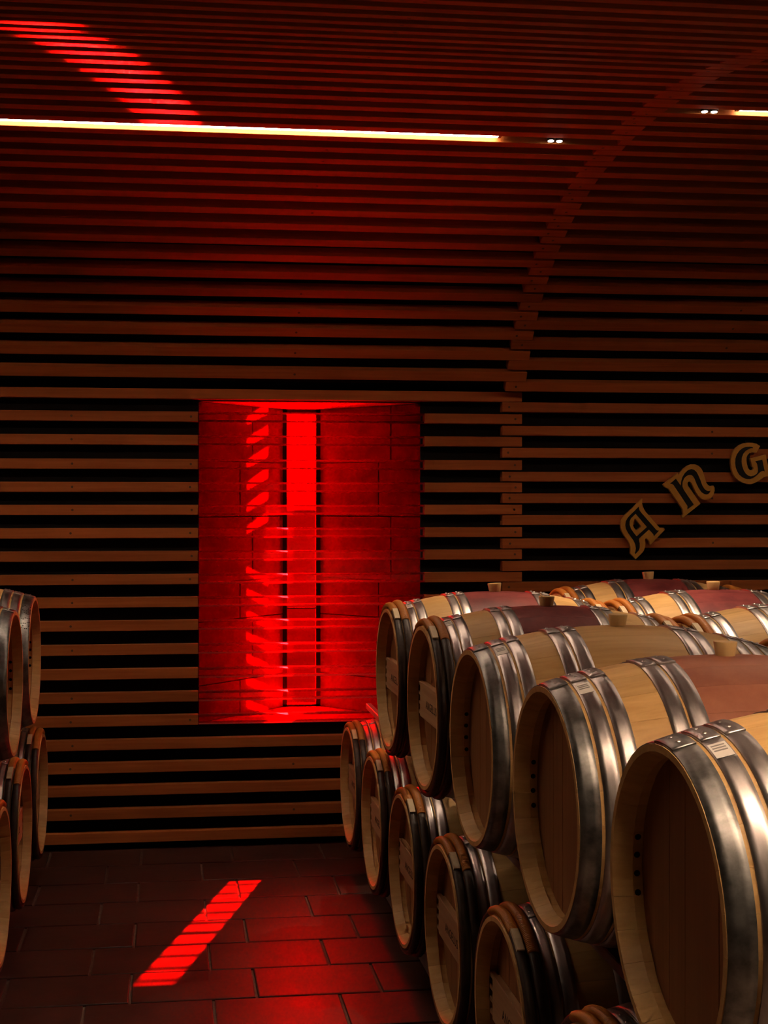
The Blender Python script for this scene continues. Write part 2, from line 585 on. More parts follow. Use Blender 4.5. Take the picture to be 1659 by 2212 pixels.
def cheek_block(p0, p1, z0, z1, u0, u1, inward, mat='stone', depth=0.08):
    # p0 front corner, p1 back corner in plan; inward = direction into the stone
    a = Vector((p0[0], p0[1], 0)); b = Vector((p1[0], p1[1], 0))
    g = 0.0022
    L_ = (b - a).length
    c0 = a + (b - a) * u0 + (b - a).normalized() * (g if u0 > 0 else 0)
    c1 = a + (b - a) * u1 - (b - a).normalized() * (g if u1 < 1 else 0)
    n = Vector(inward).normalized() * depth
    z0 += g; z1 -= g
    vs_ = [c0, c1, c1 + n, c0 + n]
    V = [(v.x, v.y, z0) for v in vs_] + [(v.x, v.y, z1) for v in vs_]
    me = mesh_from('stone_block', V, list(BOXF), mat)
    fix_normals(me)
    bm = bmesh.new(); bm.from_mesh(me)
    bmesh.ops.bevel(bm, geom=list(bm.edges), offset=0.0022, segments=1, affect='EDGES')
    bm.to_mesh(me); bm.free()
    return wpart('stone_block', me)


courses = [WZ0, 0.83, 1.165, 1.37, 1.72, 2.02, WZ1]
for i in range(len(courses) - 1):
    z0, z1 = courses[i], courses[i + 1]
    sp = 0.47 if i % 2 == 0 else 0.62
    spr = 0.40 if i % 2 == 0 else 0.28
    for (u0, u1) in ((0, sp), (sp, 1)):
        cheek_block((WX0, YB), (SX0, YW), z0, z1, u0, u1, (-1, 1, 0))
    for (u0, u1) in ((0, spr), (spr, 1)):
        cheek_block((WX1, YB), (SX1, YW), z0, z1, u0, u1, (1, 1, 0))


def hslab(name, x0a, x1a, x0b, x1b, ya, yb, za, zb, thick, mat):
    # slab between front edge (ya) and back edge (yb), growing by thick in z
    V = [(x0a, ya, za), (x1a, ya, za), (x1b, yb, zb), (x0b, yb, zb)]
    V += [(x, y, z + thick) for x, y, z in V]
    return fix_normals(mesh_from(name, V, list(BOXF), mat))


for (fa, fb) in ((0.0, 0.34), (0.34, 0.70), (0.70, 1.0)):
    g = 0.002
    xa0, xa1 = WX0 + (WX1 - WX0) * fa + g, WX0 + (WX1 - WX0) * fb - g
    xb0, xb1 = SX0 + (SX1 - SX0) * fa + g * .3, SX0 + (SX1 - SX0) * fb - g * .3
    wpart('sill_stone', hslab('sill_stone', xa0, xa1, xb0, xb1, YB - 0.001, YW, WZ0, WZ0 + .002, -0.06, 'stone'))
    wpart('lintel_stone', hslab('lintel_stone', xa0, xa1, xb0, xb1, YB, YW, WZ1, WZ1 - .004, 0.06, 'stone'))
# core of the wall around the reveal: closes the joints and the jambs of the slit
core = mesh_from('reveal_core', *(lambda v, f: (v, f))(*(
    (lambda bl: ([p for b in bl for p in b], [tuple(i + 8 * n for i in q) for n in range(len(bl)) for q in BOXF]))(
        [[(WX0 - .07, YB + .03, .5), (WX0 - .025, YB + .03, .5), (SX0 - .02, YW + .02, .5), (SX0 - .02, 7.66, .5),
          (WX0 - .07, YB + .03, 2.45), (WX0 - .025, YB + .03, 2.45), (SX0 - .02, YW + .02, 2.45), (SX0 - .02, 7.66, 2.45)],
         [(WX1 + .025, YB + .03, .5), (WX1 + .07, YB + .03, .5), (SX1 + .02, 7.66, .5), (SX1 + .02, YW + .02, .5),
          (WX1 + .025, YB + .03, 2.45), (WX1 + .07, YB + .03, 2.45), (SX1 + .02, 7.66, 2.45), (SX1 + .02, YW + .02, 2.45)],
         box_vf(WX0 - .07, WX1 + .07, YB + .003, 7.64, .45, WZ0 - .004)[0],
         box_vf(WX0 - .07, WX1 + .07, YB + .003, 7.64, WZ1 + .004, 2.46)[0]]))), 'mortar')
wpart('reveal_core', fix_normals(core))
back = boxes('outer_wall', [(WX0 - .4, SX0 - .015, YW + .005, 7.65, .3, 2.5), (SX1 + .015, WX1 + .4, YW + .005, 7.65, .3, 2.5)], 'mortar')
wpart('outer_wall', back)
# frame and the three red panes
fw = 0.021
fr_me = boxes('window_frame', [(SX0 - .02, SX0 + fw, YW - .004, YW + .05, WZ0 - .02, WZ1 + .02), (SX1 - fw, SX1 + .02, YW - .004, YW + .05, WZ0 - .02, WZ1 + .02),
                               (SX0, SX1, YW - .004, YW + .05, WZ0 - .02, WZ0 + .014), (SX0, SX1, YW - .004, YW + .05, WZ1 - .026, WZ1 + .02)], 'frame')
wpart('window_frame', fr_me)
pz = [WZ0 + .014, 1.196, 1.744, WZ1 - .026]
for i in range(3):
    wpart('pane', boxes('pane', [(SX0 + fw - .006, SX1 - fw + .006, YW + .02 + i * .003, YW + .0205 + i * .003, pz[i] - .006, pz[i + 1] + .006)], 'clear_pane'))
for z in pz[1:3]:
    wpart('pane_joint', boxes('pane_joint', [(SX0 + fw, SX1 - fw, YW + .010, YW + .019, z - .003, z + .003)], 'frame'))
wpart('red_sheet', boxes('red_sheet', [(0.1535, WX1, YB - .0022, YB - .0017, WZ0 - .012, WZ1 + .02)], 'red_glass'))
ch = 0.010
yz = [(0, ch), (ch, 0), (SD - .004 - ch, 0), (SD - .004, ch), (SD - .004, SH - ch), (SD - .004 - ch, SH), (ch, SH), (0, SH - ch)]
V = [(x, a, b) for x in (0.154, 1.352) for a, b in yz]
F = [tuple(range(8)), tuple(range(15, 7, -1))] + [(j, (j + 1) % 8, 8 + (j + 1) % 8, 8 + j) for j in range(8)]
gm = fix_normals(mesh_from('glass_slat', V, F, 'glass'))
gm.materials.append(M['glass_edge']); gm.materials.append(M['glass_top'])
for p in gm.polygons:
    n_ = p.normal
    if abs(n_.x) < .5 and abs(n_.z) > .3: p.material_index = 1 if abs(n_.y) > .3 else 2
for z in glass_z:
    o = obj('glass_slat', gm, win)
    o.location = Vector((0, D, z)) - Vector(win.location)

# sunlight thrown back by the polished rear side of the glazing onto the left cheek
def glint_lamp(name, loc, direction, w, h, energy, col):
    d = bpy.data.lights.new(name, 'AREA')
    d.shape = 'RECTANGLE'
    d.size = w; d.size_y = h
    d.spread = R(2.5)
    d.energy = energy
    d.color = col
    o = bpy.data.objects.new(name, d)
    COL.objects.link(o)
    o.location = loc
    aim(o, direction)


for z in glass_z:
    if 1.35 < z < 2.2:
        glint_lamp('slat_glint', (0.590, YB + 0.006, z + .02), (SUN_AZ[0], 1.0, SUN_TAN), 0.155, 0.036, 0.50, (1.0, 0.93, 0.84))
    if 0.70 < z < 1.62:
        glint_lamp('slat_glint', (0.590, YB + 0.006, z + .07), (SUN_AZ[0], 1.0, -SUN_TAN), 0.155, 0.030, 0.45, (1.0, 0.93, 0.84))
# and mirrored up to the vault by the level top faces of the lowest slats and the polished sill
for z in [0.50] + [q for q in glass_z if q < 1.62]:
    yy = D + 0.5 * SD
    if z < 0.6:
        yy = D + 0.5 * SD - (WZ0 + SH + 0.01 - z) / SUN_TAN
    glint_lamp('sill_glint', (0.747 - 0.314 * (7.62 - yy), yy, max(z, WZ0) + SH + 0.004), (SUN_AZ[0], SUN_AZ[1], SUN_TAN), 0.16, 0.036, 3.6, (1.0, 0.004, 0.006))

# ------------------------------------------------------------------ outdoors
tag(obj('added_ledge', boxes('added_ledge', [(-.2, 1.9, 7.66, 8.3, -.15, 0.10)], 'stone')), kind='structure')  # unseen ledge, added to go with the vault fill lamp above it
tag(obj('exterior_terrace', boxes('exterior_terrace', [(-300, 300, 8.0, 620, -.35, -.15)], 'terrace')), kind='structure')
V, F = [], []
rh = random.Random(3)
nh = 60
for i in range(nh + 1):
    x = -200 + 400 * i / nh
    hgt = 2.3 + 1.1 * math.sin(i * .35) + .7 * math.sin(i * 1.1 + 1)
    V += [(x, 300, -1), (x, 315, max(1.0, hgt + .6)), (x, 360, -1)]
for i in range(nh):
    a = i * 3
    F += [(a, a + 3, a + 4, a + 1), (a + 1, a + 4, a + 5, a + 2)]
tag(obj('exterior_hills', fix_normals(mesh_from('exterior_hills', V, F, 'hill', True))), kind='structure')

# ------------------------------------------------------------------ barrels
BL, RE, RB = 0.88, 0.277, 0.345
NST = 26


def r_out(x):
    t = (x - BL / 2) / (BL / 2)
    return RE + (RB - RE) * (1 - abs(t) ** 2.1)


half = [0.0, 0.005, 0.037, 0.0385, 0.075, 0.13, 0.20, 0.28, 0.36]
xs = half + [0.44] + [BL - x for x in reversed(half)]


def r_in(x):
    e = min(x, BL - x)
    if e < 0.0375: return RE - 0.013 - 0.30 * e
    if e < 0.076: return RE - 0.019
    return r_out(x) - 0.026


def stave_mesh(mat):
    V, F, S = [], [], []
    a = PI / NST - 0.0007
    for x in xs:
        ro, ri = r_out(x), r_in(x)
        for r_, an in ((ro, -a), (ro, 0), (ro, a), (ri, a), (ri, 0), (ri, -a)):
            V.append((x, r_ * math.sin(an), r_ * math.cos(an)))
    n = len(xs)
    for i in range(n - 1):
        b = i * 6
        for j in range(6):
            k_ = (j + 1) % 6
            F.append((b + j, b + k_, b + 6 + k_, b + 6 + j)); S.append(j in (0, 1))
    F.append((5, 4, 3, 2, 1, 0)); S.append(False)
    b = (n - 1) * 6
    F.append(tuple(b + j for j in range(6))); S.append(False)
    me = fix_normals(mesh_from('stave', V, F, mat, S))
    nl = []
    for p in me.polygons:
        for vi in p.vertices:
            co = me.vertices[vi].co
            if S[p.index]:
                e = 0.002
                sl = (r_out(min(BL, co.x + e)) - r_out(max(0, co.x - e))) / (2 * e)
                n = Vector((-sl, co.y / math.hypot(co.y, co.z), co.z / math.hypot(co.y, co.z))).normalized()
            else:
                n = p.normal
            nl.append(tuple(n))
    me.normals_split_custom_set(nl)
    return me


STAVE = {k_: stave_mesh(k_) for k_ in ('stave_blond', 'stave_dark', 'stave_rose')}

HB_X, HB_R = 0.057, 0.2575
edges = [-1, -0.72, -0.44, -0.15, 0.14, 0.43, 0.71, 1]
HEADB = []
for i in range(7):
    y0, y1 = edges[i] * HB_R + (0.0005 if i else 0), edges[i + 1] * HB_R - (0.0005 if i < 6 else 0)
    y0, y1 = max(y0, -HB_R), min(y1, HB_R)
    pts = []
    m_ = 6
    for j in range(m_ + 1):
        y = y0 + (y1 - y0) * j / m_
        pts.append((y, math.sqrt(max(0, HB_R ** 2 - y * y))))
    for j in range(m_, -1, -1):
        y = y0 + (y1 - y0) * j / m_
        pts.append((y, -math.sqrt(max(0, HB_R ** 2 - y * y))))
    cl = []
    for p in pts:
        if not cl or (Vector(p) - Vector(cl[-1])).length > 1e-5: cl.append(p)
    if (Vector(cl[0]) - Vector(cl[-1])).length < 1e-5: cl.pop()
    nn = len(cl)
    dx = (0.0, 0.0006, -0.0004, 0.0005, 0.0, -0.0005, 0.0004)[i]
    V = [(HB_X + dx, y, z) for y, z in cl] + [(HB_X + .02, y, z) for y, z in cl]
    F = [tuple(range(nn - 1, -1, -1)), tuple(range(nn, 2 * nn))] + [(j, (j + 1) % nn, nn + (j + 1) % nn, nn + j) for j in range(nn)]
    HEADB.append(fix_normals(mesh_from('head_board', V, F, 'head')))
REAR = None
V = [(BL - HB_X, HB_R * math.sin(2 * PI * j / 40), HB_R * math.cos(2 * PI * j / 40)) for j in range(40)]
V += [(BL - HB_X - .02, y, z) for x, y, z in V]
REAR = fix_normals(mesh_from('rear_head', V, [tuple(range(40)), tuple(range(79, 39, -1))] + [(j, (j + 1) % 40, 40 + (j + 1) % 40, 40 + j) for j in range(40)], 'head'))


def band_mesh(name, x0, x1, th, mat, seg=64, a0=0.0, a1=2 * PI, lift=0.0004, nx=3, lap=True):
    V, F, S = [], [], []
    closed = abs(a1 - a0 - 2 * PI) < 1e-6
    ns_ = seg if closed else seg + 1
    prof_ = [(x0 + (x1 - x0) * j / nx) for j in range(nx + 1)]
    for i in range(ns_):
        a = a0 + (a1 - a0) * i / seg
        ex = 0.0
        if lap:
            da = abs((a + PI) % (2 * PI) - PI)
            ex = 0.0026 if da < R(8.6) else 0.0
        for x in prof_:
            r_ = r_out(x) + lift + th + ex
            V.append((x, -r_ * math.sin(a), r_ * math.cos(a)))
        for x in reversed(prof_):
            r_ = r_out(x) - 0.001
            V.append((x, -r_ * math.sin(a), r_ * math.cos(a)))
    c = 2 * (nx + 1)
    for i in range(seg):
        b, d = i * c, ((i + 1) % ns_) * c
        for j in range(c):
            k_ = (j + 1) % c
            F.append((b + j, b + k_, d + k_, d + j)); S.append(j < nx)
    if not closed:
        F.append(tuple(range(c))); S.append(False)
        F.append(tuple(range((ns_ - 1) * c + c - 1, (ns_ - 1) * c - 1, -1))); S.append(False)
    return fix_normals(mesh_from(name, V, F, mat, S))


def mirror_x(me):
    m2 = me.copy()
    bm = bmesh.new(); bm.from_mesh(m2)
    for v in bm.verts: v.co.x = BL - v.co.x
    bmesh.ops.reverse_faces(bm, faces=bm.faces)
    bm.to_mesh(m2); bm.free()
    return m2


# steel hoops: (x0, x1, kind)
HB = [(0.0015, 0.0445, 'zinc'), (0.052, 0.088, 'hoop'), (0.0955, 0.132, 'hoop'), (0.215, 0.252, 'hoop'), (0.2585, 0.298, 'hoop')]
HA = [(0.0665, 0.0925, 'hoop'), (0.098, 0.132, 'hoop'), (0.228, 0.262, 'hoop'), (0.268, 0.304, 'hoop')]
HOOP = {}
for key, lst in (('A', HA), ('B', HB)):
    HOOP[key] = []
    for (x0, x1, mt) in lst:
        me = band_mesh('hoop', x0, x1, 0.0018, mt, lap=False)
        pm = band_mesh('overlap_plate', x0 + .0006, x1 - .0006, 0.0046, mt, seg=8, a0=R(-8.5), a1=R(9.5), lap=False)
        HOOP[key].append((me, mirror_x(me), x0, x1, pm, mirror_x(pm)))

# rivet
V, F = [], []
for i in range(8):
    a = 2 * PI * i / 8
    V.append((0.0052 * math.cos(a), 0.0052 * math.sin(a), 0))
for i in range(8):
    a = 2 * PI * i / 8
    V.append((0.0034 * math.cos(a), 0.0034 * math.sin(a), 0.0024))
F = [(i, (i + 1) % 8, 8 + (i + 1) % 8, 8 + i) for i in range(8)] + [tuple(range(8, 16))]
RIVET = mesh_from('rivet', V, F, 'rivet', [True] * 8 + [False])


# split chestnut hoop: half round, slightly uneven
def rod_arc(name, xc, rc, rad_x, rad_r, a0, a1, seg, mat, rip=0.0, ripn=0, wob=0.0, seed=1, nsec=10):
    rr_ = random.Random(seed)
    ph = [rr_.uniform(0, 6.28) for _ in range(4)]
    V, F = [], []
    closed = abs(a1 - a0 - 2 * PI) < 1e-6
    ns_ = seg if closed else seg + 1
    for i in range(ns_):
        u = i / seg
        a = a0 + (a1 - a0) * u
        w = 1 + wob * (math.sin(3 * a + ph[0]) * .5 + math.sin(7 * a + ph[1]) * .35 + math.sin(13 * a + ph[2]) * .25)
        w *= 1 + rip * math.sin(2 * PI * ripn * u)
        if not closed and (i == 0 or i == ns_ - 1): w *= 0.93
        for j in range(nsec):
            b = 2 * PI * j / nsec
            x = xc + rad_x * w * math.sin(b)
            r_ = rc + rad_r * w * math.cos(b)
            V.append((x, -r_ * math.sin(a), r_ * math.cos(a)))
    for i in range(seg):
        b, d = i * nsec, ((i + 1) % ns_) * nsec
        for j in range(nsec):
            k_ = (j + 1) % nsec
            F.append((b + j, b + k_, d + k_, d + j))
    if not closed:
        F.append(tuple(range(nsec))); F.append(tuple(range((ns_ - 1) * nsec + nsec - 1, (ns_ - 1) * nsec - 1, -1)))
    return fix_normals(mesh_from(name, V, F, mat, True))


WH_X = [0.0165, 0.0475]
WH = [rod_arc('wooden_hoop', x, r_out(x) + .0085, 0.0142, 0.0105, 0, 2 * PI, 80, 'bark', wob=0.07, seed=5 + i) for i, x in enumerate(WH_X)]


def wicker(i, a0, a1, seed):
    x = WH_X[i]
    n = int((a1 - a0) / R(1.05))
    return rod_arc('wicker_binding', x, r_out(x) + .0092, 0.0156, 0.0128, a0, a1, n * 4, 'wicker', rip=0.045, ripn=n, wob=0.03, seed=seed)


WICK = {  # (hoop index, side) with side +1: towards local -Y
    (0, 1): wicker(0, R(-26), R(19), 1), (1, 1): wicker(1, R(-26), R(35), 2),
    (1, -1): wicker(1, R(-19), R(26), 3), (0, -1): wicker(0, R(-36), R(26), 4)}


def peg_mesh(i, a0, a1):
    x = WH_X[i]
    V = []
    for a in (a0, (a0 + a1) / 2, a1):
        for (dx, dr) in ((-0.011, 0.004), (0.011, 0.004), (0.010, 0.0235), (-0.010, 0.0235)):
            r_ = r_out(x) + dr
            V.append((x + dx, -r_ * math.sin(a), r_ * math.cos(a)))
    F = [(0, 1, 2, 3), (11, 10, 9, 8)]
    for b in (0, 4):
        F += [(b + j, b + 4 + j, b + 4 + (j + 1) % 4, b + (j + 1) % 4) for j in range(4)]
    return fix_normals(mesh_from('wedge_peg', V, F, 'white_peg'))


PEG = {(0, 1): peg_mesh(0, R(19.2), R(33)), (1, -1): peg_mesh(1, R(-33), R(-19.2))}
WEDGE_LINE = {(0, 1): R(29), (1, -1): R(-29)}

# bung
V = []
for (r_, z) in ((0.021, -0.012), (0.0225, 0.0), (0.0275, 0.031), (0.0265, 0.033)):
    V += [(r_ * math.cos(2 * PI * j / 24), r_ * math.sin(2 * PI * j / 24), z) for j in range(24)]
F = [(i * 24 + j, i * 24 + (j + 1) % 24, (i + 1) * 24 + (j + 1) % 24, (i + 1) * 24 + j) for i in range(3) for j in range(24)]
F += [tuple(range(72, 96)), tuple(range(23, -1, -1))]
BUNG = mesh_from('bung', V, F, 'bung', [True] * 72 + [False, False])


def patch_mesh(name, x0, x1, a0, a1, lift, mat, seg=5):
    V = []
    for i in range(seg + 1):
        a = a0 + (a1 - a0) * i / seg
        for (x, l) in ((x0, lift), (x1, lift), (x1, lift - .0008), (x0, lift - .0008)):
            r_ = r_out(x) + l
            V.append((x, -r_ * math.sin(a), r_ * math.cos(a)))
    F = [(0, 1, 2, 3), tuple(seg * 4 + k_ for k_ in (3, 2, 1, 0))]
    for i in range(seg):
        b = i * 4
        F += [(b + j, b + 4 + j, b + 4 + (j + 1) % 4, b + (j + 1) % 4) for j in range(4)]
    return fix_normals(mesh_from(name, V, F, mat))


STICK = {'A': patch_mesh('sticker', 0.0685, 0.0905, R(10.5), R(17.5), 0.0031, 'sticker'),
         'B': patch_mesh('sticker', 0.0545, 0.0855, R(13), R(22), 0.0031, 'sticker')}
PRINT = {'A': [patch_mesh('print_line', 0.071, 0.087, R(a), R(a + .6), 0.0034, 'print', 1) for a in (11.6, 13.0, 14.4)],
         'B': [patch_mesh('print_line', 0.058, 0.081, R(a), R(a + .7), 0.0034, 'print', 1) for a in (14.4, 16.0, 17.6)]}

# cross bar of the head with its branded name
BAR = bevel_box('head_bar', 0.034, 0.0565, -0.205, 0.205, -0.062, 0.062, 'bar', 0.002)
fc = bpy.data.curves.new('brand', 'FONT')
fc.body = 'ANGELUS'
fc.size = 0.040
fc.align_x = 'CENTER'; fc.align_y = 'CENTER'
fc.extrude = 0.0003
fc.space_character = 1.12
tmp = bpy.data.objects.new('brand', fc)
COL.objects.link(tmp)
bpy.context.view_layer.update()
BRAND = bpy.data.meshes.new_from_object(tmp.evaluated_get(bpy.context.evaluated_depsgraph_get()))
bpy.data.objects.remove(tmp, do_unlink=True)
BRAND.name = 'lettering'
BRAND.materials.clear(); BRAND.materials.append(M['ink'])
PEGS = {}
for sy in (1, -1):
    for q in range(4):
        z = -0.051 + 0.034 * q
        ye_ = math.sqrt(0.257 ** 2 - z * z) - 0.004
        PEGS[(sy, q)] = bevel_box('dowel', 0.037, 0.054, *sorted((sy * 0.2055, sy * ye_)), z - 0.0075, z + 0.0075, 'peg', 0.0025)
HOLES = {}
V0 = [(0.0062 * math.cos(2 * PI * j / 12), 0.0062 * math.sin(2 * PI * j / 12)) for j in range(12)]


def hole_mesh(sy, q):
    z = -0.054 + 0.036 * q
    rr_ = RE - 0.0193
    al = math.asin(z / rr_)
    c = Vector((0.0475, sy * rr_ * math.cos(al), z))
    n = Vector((0, -sy * math.cos(al), -math.sin(al)))
    t1 = Vector((1, 0, 0)); t2 = n.cross(t1)
    V = [c + t1 * u + t2 * v + n * 0.0008 for u, v in V0] + [c + t1 * u + t2 * v - n * 0.004 for u, v in V0]
    F = [tuple(range(12)), tuple(range(23, 11, -1))] + [(j, (j + 1) % 12, 12 + (j + 1) % 12, 12 + j) for j in range(12)]
    return fix_normals(mesh_from('dowel_hole', V, F, 'hole'))


for sy in (1, -1):
    for q in range(4): HOLES[(sy, q)] = hole_mesh(sy, q)

AX = (0, 0, RB)     # barrel axis above the root


def barrel(loc, rz, kind, wood, label, group, rivets=True, bung=True, sticker=True, cat='barrel'):
    root = empty('wine_barrel', loc, rz)
    tag(root, label, cat, group)
    side = 1 if abs(rz) < 1 else -1
    ro = random.uniform(0, 0.2)
    for i in range(NST):
        obj('stave', STAVE[wood], root, AX, (2 * PI * i / NST + ro, 0, 0))
    for me in HEADB:
        obj('head_board', me, root, AX)
    obj('rear_head', REAR, root, AX)
    for (ml, mr, x0, x1, pl_, pr_) in HOOP[kind]:
        for q, me in enumerate((ml, mr)):
            h = obj('hoop', me, root, AX)
            if rivets and (q == 0 or loc[2] > 0.5):
                xm = (x0 + x1) / 2
                if q: xm = BL - xm
                obj('overlap_plate', (pl_, pr_)[q], h)
                for an in (R(-3.6), R(3.9)):
                    r_ = r_out(xm) + 0.0049
                    obj('rivet', RIVET, h, (xm, -r_ * math.sin(an), r_ * math.cos(an)), (an, 0, 0))
    if kind == 'A':
        for i in (0, 1):
            h = obj('wooden_hoop', WH[i], root, AX)
            obj('wicker_binding', WICK[(i, side)], h)
            if (i, side) in PEG:
                obj('wedge_peg', PEG[(i, side)], h)
            h2 = obj('wooden_hoop', WH[i], root, (BL, 0, RB), (0, 0, PI))
            obj('wicker_binding', WICK[(i, -side)], h2)
            if (i, -side) in PEG:
                obj('wedge_peg', PEG[(i, -side)], h2)
        b = obj('head_bar', BAR, root, AX)
        lt = obj('lettering', BRAND, b, (0.0338, 0.0, -0.006), (R(90), 0, R(-90)))
        for key, me in PEGS.items():
            obj('dowel', me, root, AX)
    else:
        for key, me in HOLES.items():
            obj('dowel_hole', me, root, AX)
    if bung:
        obj('bung', BUNG, root, (BL / 2, 0, 2 * RB - 0.001), (R(random.uniform(-3, 3)), R(random.uniform(-4, 4)), 0))
    if sticker:
        st = obj('sticker', STICK[kind], root, AX)
        for me in PRINT[kind]:
            obj('print_line', me, st)
    return root


XH, XL_, XV = 0.857, -0.590, 1.772
ZL, ZU = 0.428 - RB, 1.099 - RB
GU, GL, GV = 'barrels in the upper row on the right', 'barrels in the lower row on the right', 'barrels in the second upper stack'
barrel((XH, 5.265, ZU), 0, 'A', 'stave_dark', 'wine-stained barrel with wicker-bound wooden hoops directly in front of the red window', GU)
barrel((XH, 4.523, ZU), 0, 'A', 'stave_dark', 'darkest wine-stained barrel with wooden hoops, between window barrel and plain blond barrel', GU)
barrel((XH, 3.780, ZU), 0, 'B', 'stave_blond', 'plain blond oak barrel with unstained belly and all-steel hoops, upper row', GU)
barrel((XH, 3.017, ZU), 0, 'B', 'stave_rose', 'steel-hooped barrel with pale rose belly, second nearest of the upper row', GU)
barrel((XH, 2.265, ZU), 0, 'B', 'stave_blond', 'nearest upper barrel at the right edge, deep open head, steel hoops', GU)
for i, (y, lb) in enumerate(((6.440, 'lower-row barrel nearest the wall, steel hoops glowing red under the window'),
                             (5.690, 'second lower-row barrel from the wall, red-lit hoops and wooden chime hoops'),
                             (4.940, 'third lower-row barrel from the wall with half-shadowed steel hoops'),
                             (4.190, 'fourth lower-row barrel from the wall, its cross bar showing branded letters'),
                             (3.440, 'dark lower-row barrel below the rose-bellied barrel, head half out of frame'),
                             (2.690, 'lower barrel showing only its wicker-bound hoop at the bottom edge'))):
    barrel((XH, y, ZL), 0, 'A', 'stave_dark', lb, GL, bung=False, sticker=False)
for i, (y, lb) in enumerate(((6.015, 'farthest right-hand barrel beneath the gilt letters, red-lit hoop end'),
                             (5.265, 'wine-stained barrel of the far stack whose bung stands beneath the gilt n and G'),
                             (4.515, 'barrel at the right edge behind, with shining steel hoops and wicker-bound end'),
                             (3.765, 'barrel mostly cut off by the right edge behind the blond barrel'))):
    barrel((XV, y, ZU), 0, 'A', 'stave_dark', lb, GV, sticker=False)
GLU, GLL = 'upper barrels on the left', 'lower barrels on the left'
UL1 = barrel((XL_, 6.080, ZU), PI, 'B', 'stave_blond', 'upper left barrel nearest the wall with hammered pits on its steel hoop', GLU, sticker=False)
barrel((XL_, 5.310, ZU), PI, 'B', 'stave_blond', 'upper left barrel cut by the left edge, four dark holes inside its chime', GLU, sticker=False)
for y, lb in ((6.450, 'lower left barrel nearest the wall with wicker-bound wooden hoops'),
              (5.680, 'middle lower left barrel with wicker-bound hoops and red-lit cross bar'),
              (4.910, 'nearest lower left barrel, only its pale chime and bar in frame')):
    barrel((XL_, y, ZL), PI, 'A', 'stave_dark', lb, GLL, bung=False, sticker=False)

# hammer pits on the chime hoop of the far upper left barrel
V, F = [], []
rp = random.Random(11)
for i in range(30):
    an = R(-(30 + 24 * (i // 5) / 5 + rp.uniform(-1.5, 1.5)))
    x = 0.006 + 0.0075 * (i % 5) + rp.uniform(-.0015, .0015)
    r_ = r_out(x) + 0.0027
    n = len(V)
    for j in range(8):
        u, v = 0.0032 * math.cos(2 * PI * j / 8), 0.0022 * math.sin(2 * PI * j / 8)
        a2 = an + v / r_
        V.append((x + u, -r_ * math.sin(a2), r_ * math.cos(a2)))
    F.append(tuple(range(n, n + 8)))
hp = obj('hammer_pits', fix_normals(mesh_from('hammer_pits', V, F, 'hole')), UL1, AX)
hp['kind'] = 'stuff'

# rails the rows lie on
for (xh, sg, y0, y1, who) in ((XH, 1, 1.9, 6.75, 'right'), (XL_, -1, 4.5, 6.8, 'left'), (XV, 1, 3.2, 6.55, 'rear')):
    for q, dx in enumerate((0.15, 0.73)):
        xc = xh + sg * dx
        side = ('head-end', 'rear-end')[q]
        nm = {'right': 'right-hand stack', 'left': 'left-hand stack', 'rear': 'second right-hand stack'}[who]
        o = obj('rack_rail', bevel_box('rack_rail', -0.014, 0.014, y0 - 4, y1 - 4, -0.0145, 0.0145, 'rail', 0.003), None, (xc, 4, 0.7635))
        tag(o, 'steel rail under the %s of the upper barrels, %s' % (side, nm), 'rail', 'rails between the barrel rows')
        if who == 'rear': continue
        o = obj('floor_rail', bevel_box('floor_rail', -0.03, 0.03, y0 - 4, y1 - 4, 0.0, 0.113, 'rail', 0.004), None, (xc, 4, 0.0))
        tag(o, 'steel floor rail under the %s of the lower barrels, %s' % (side, nm), 'rail', 'rails on the floor')

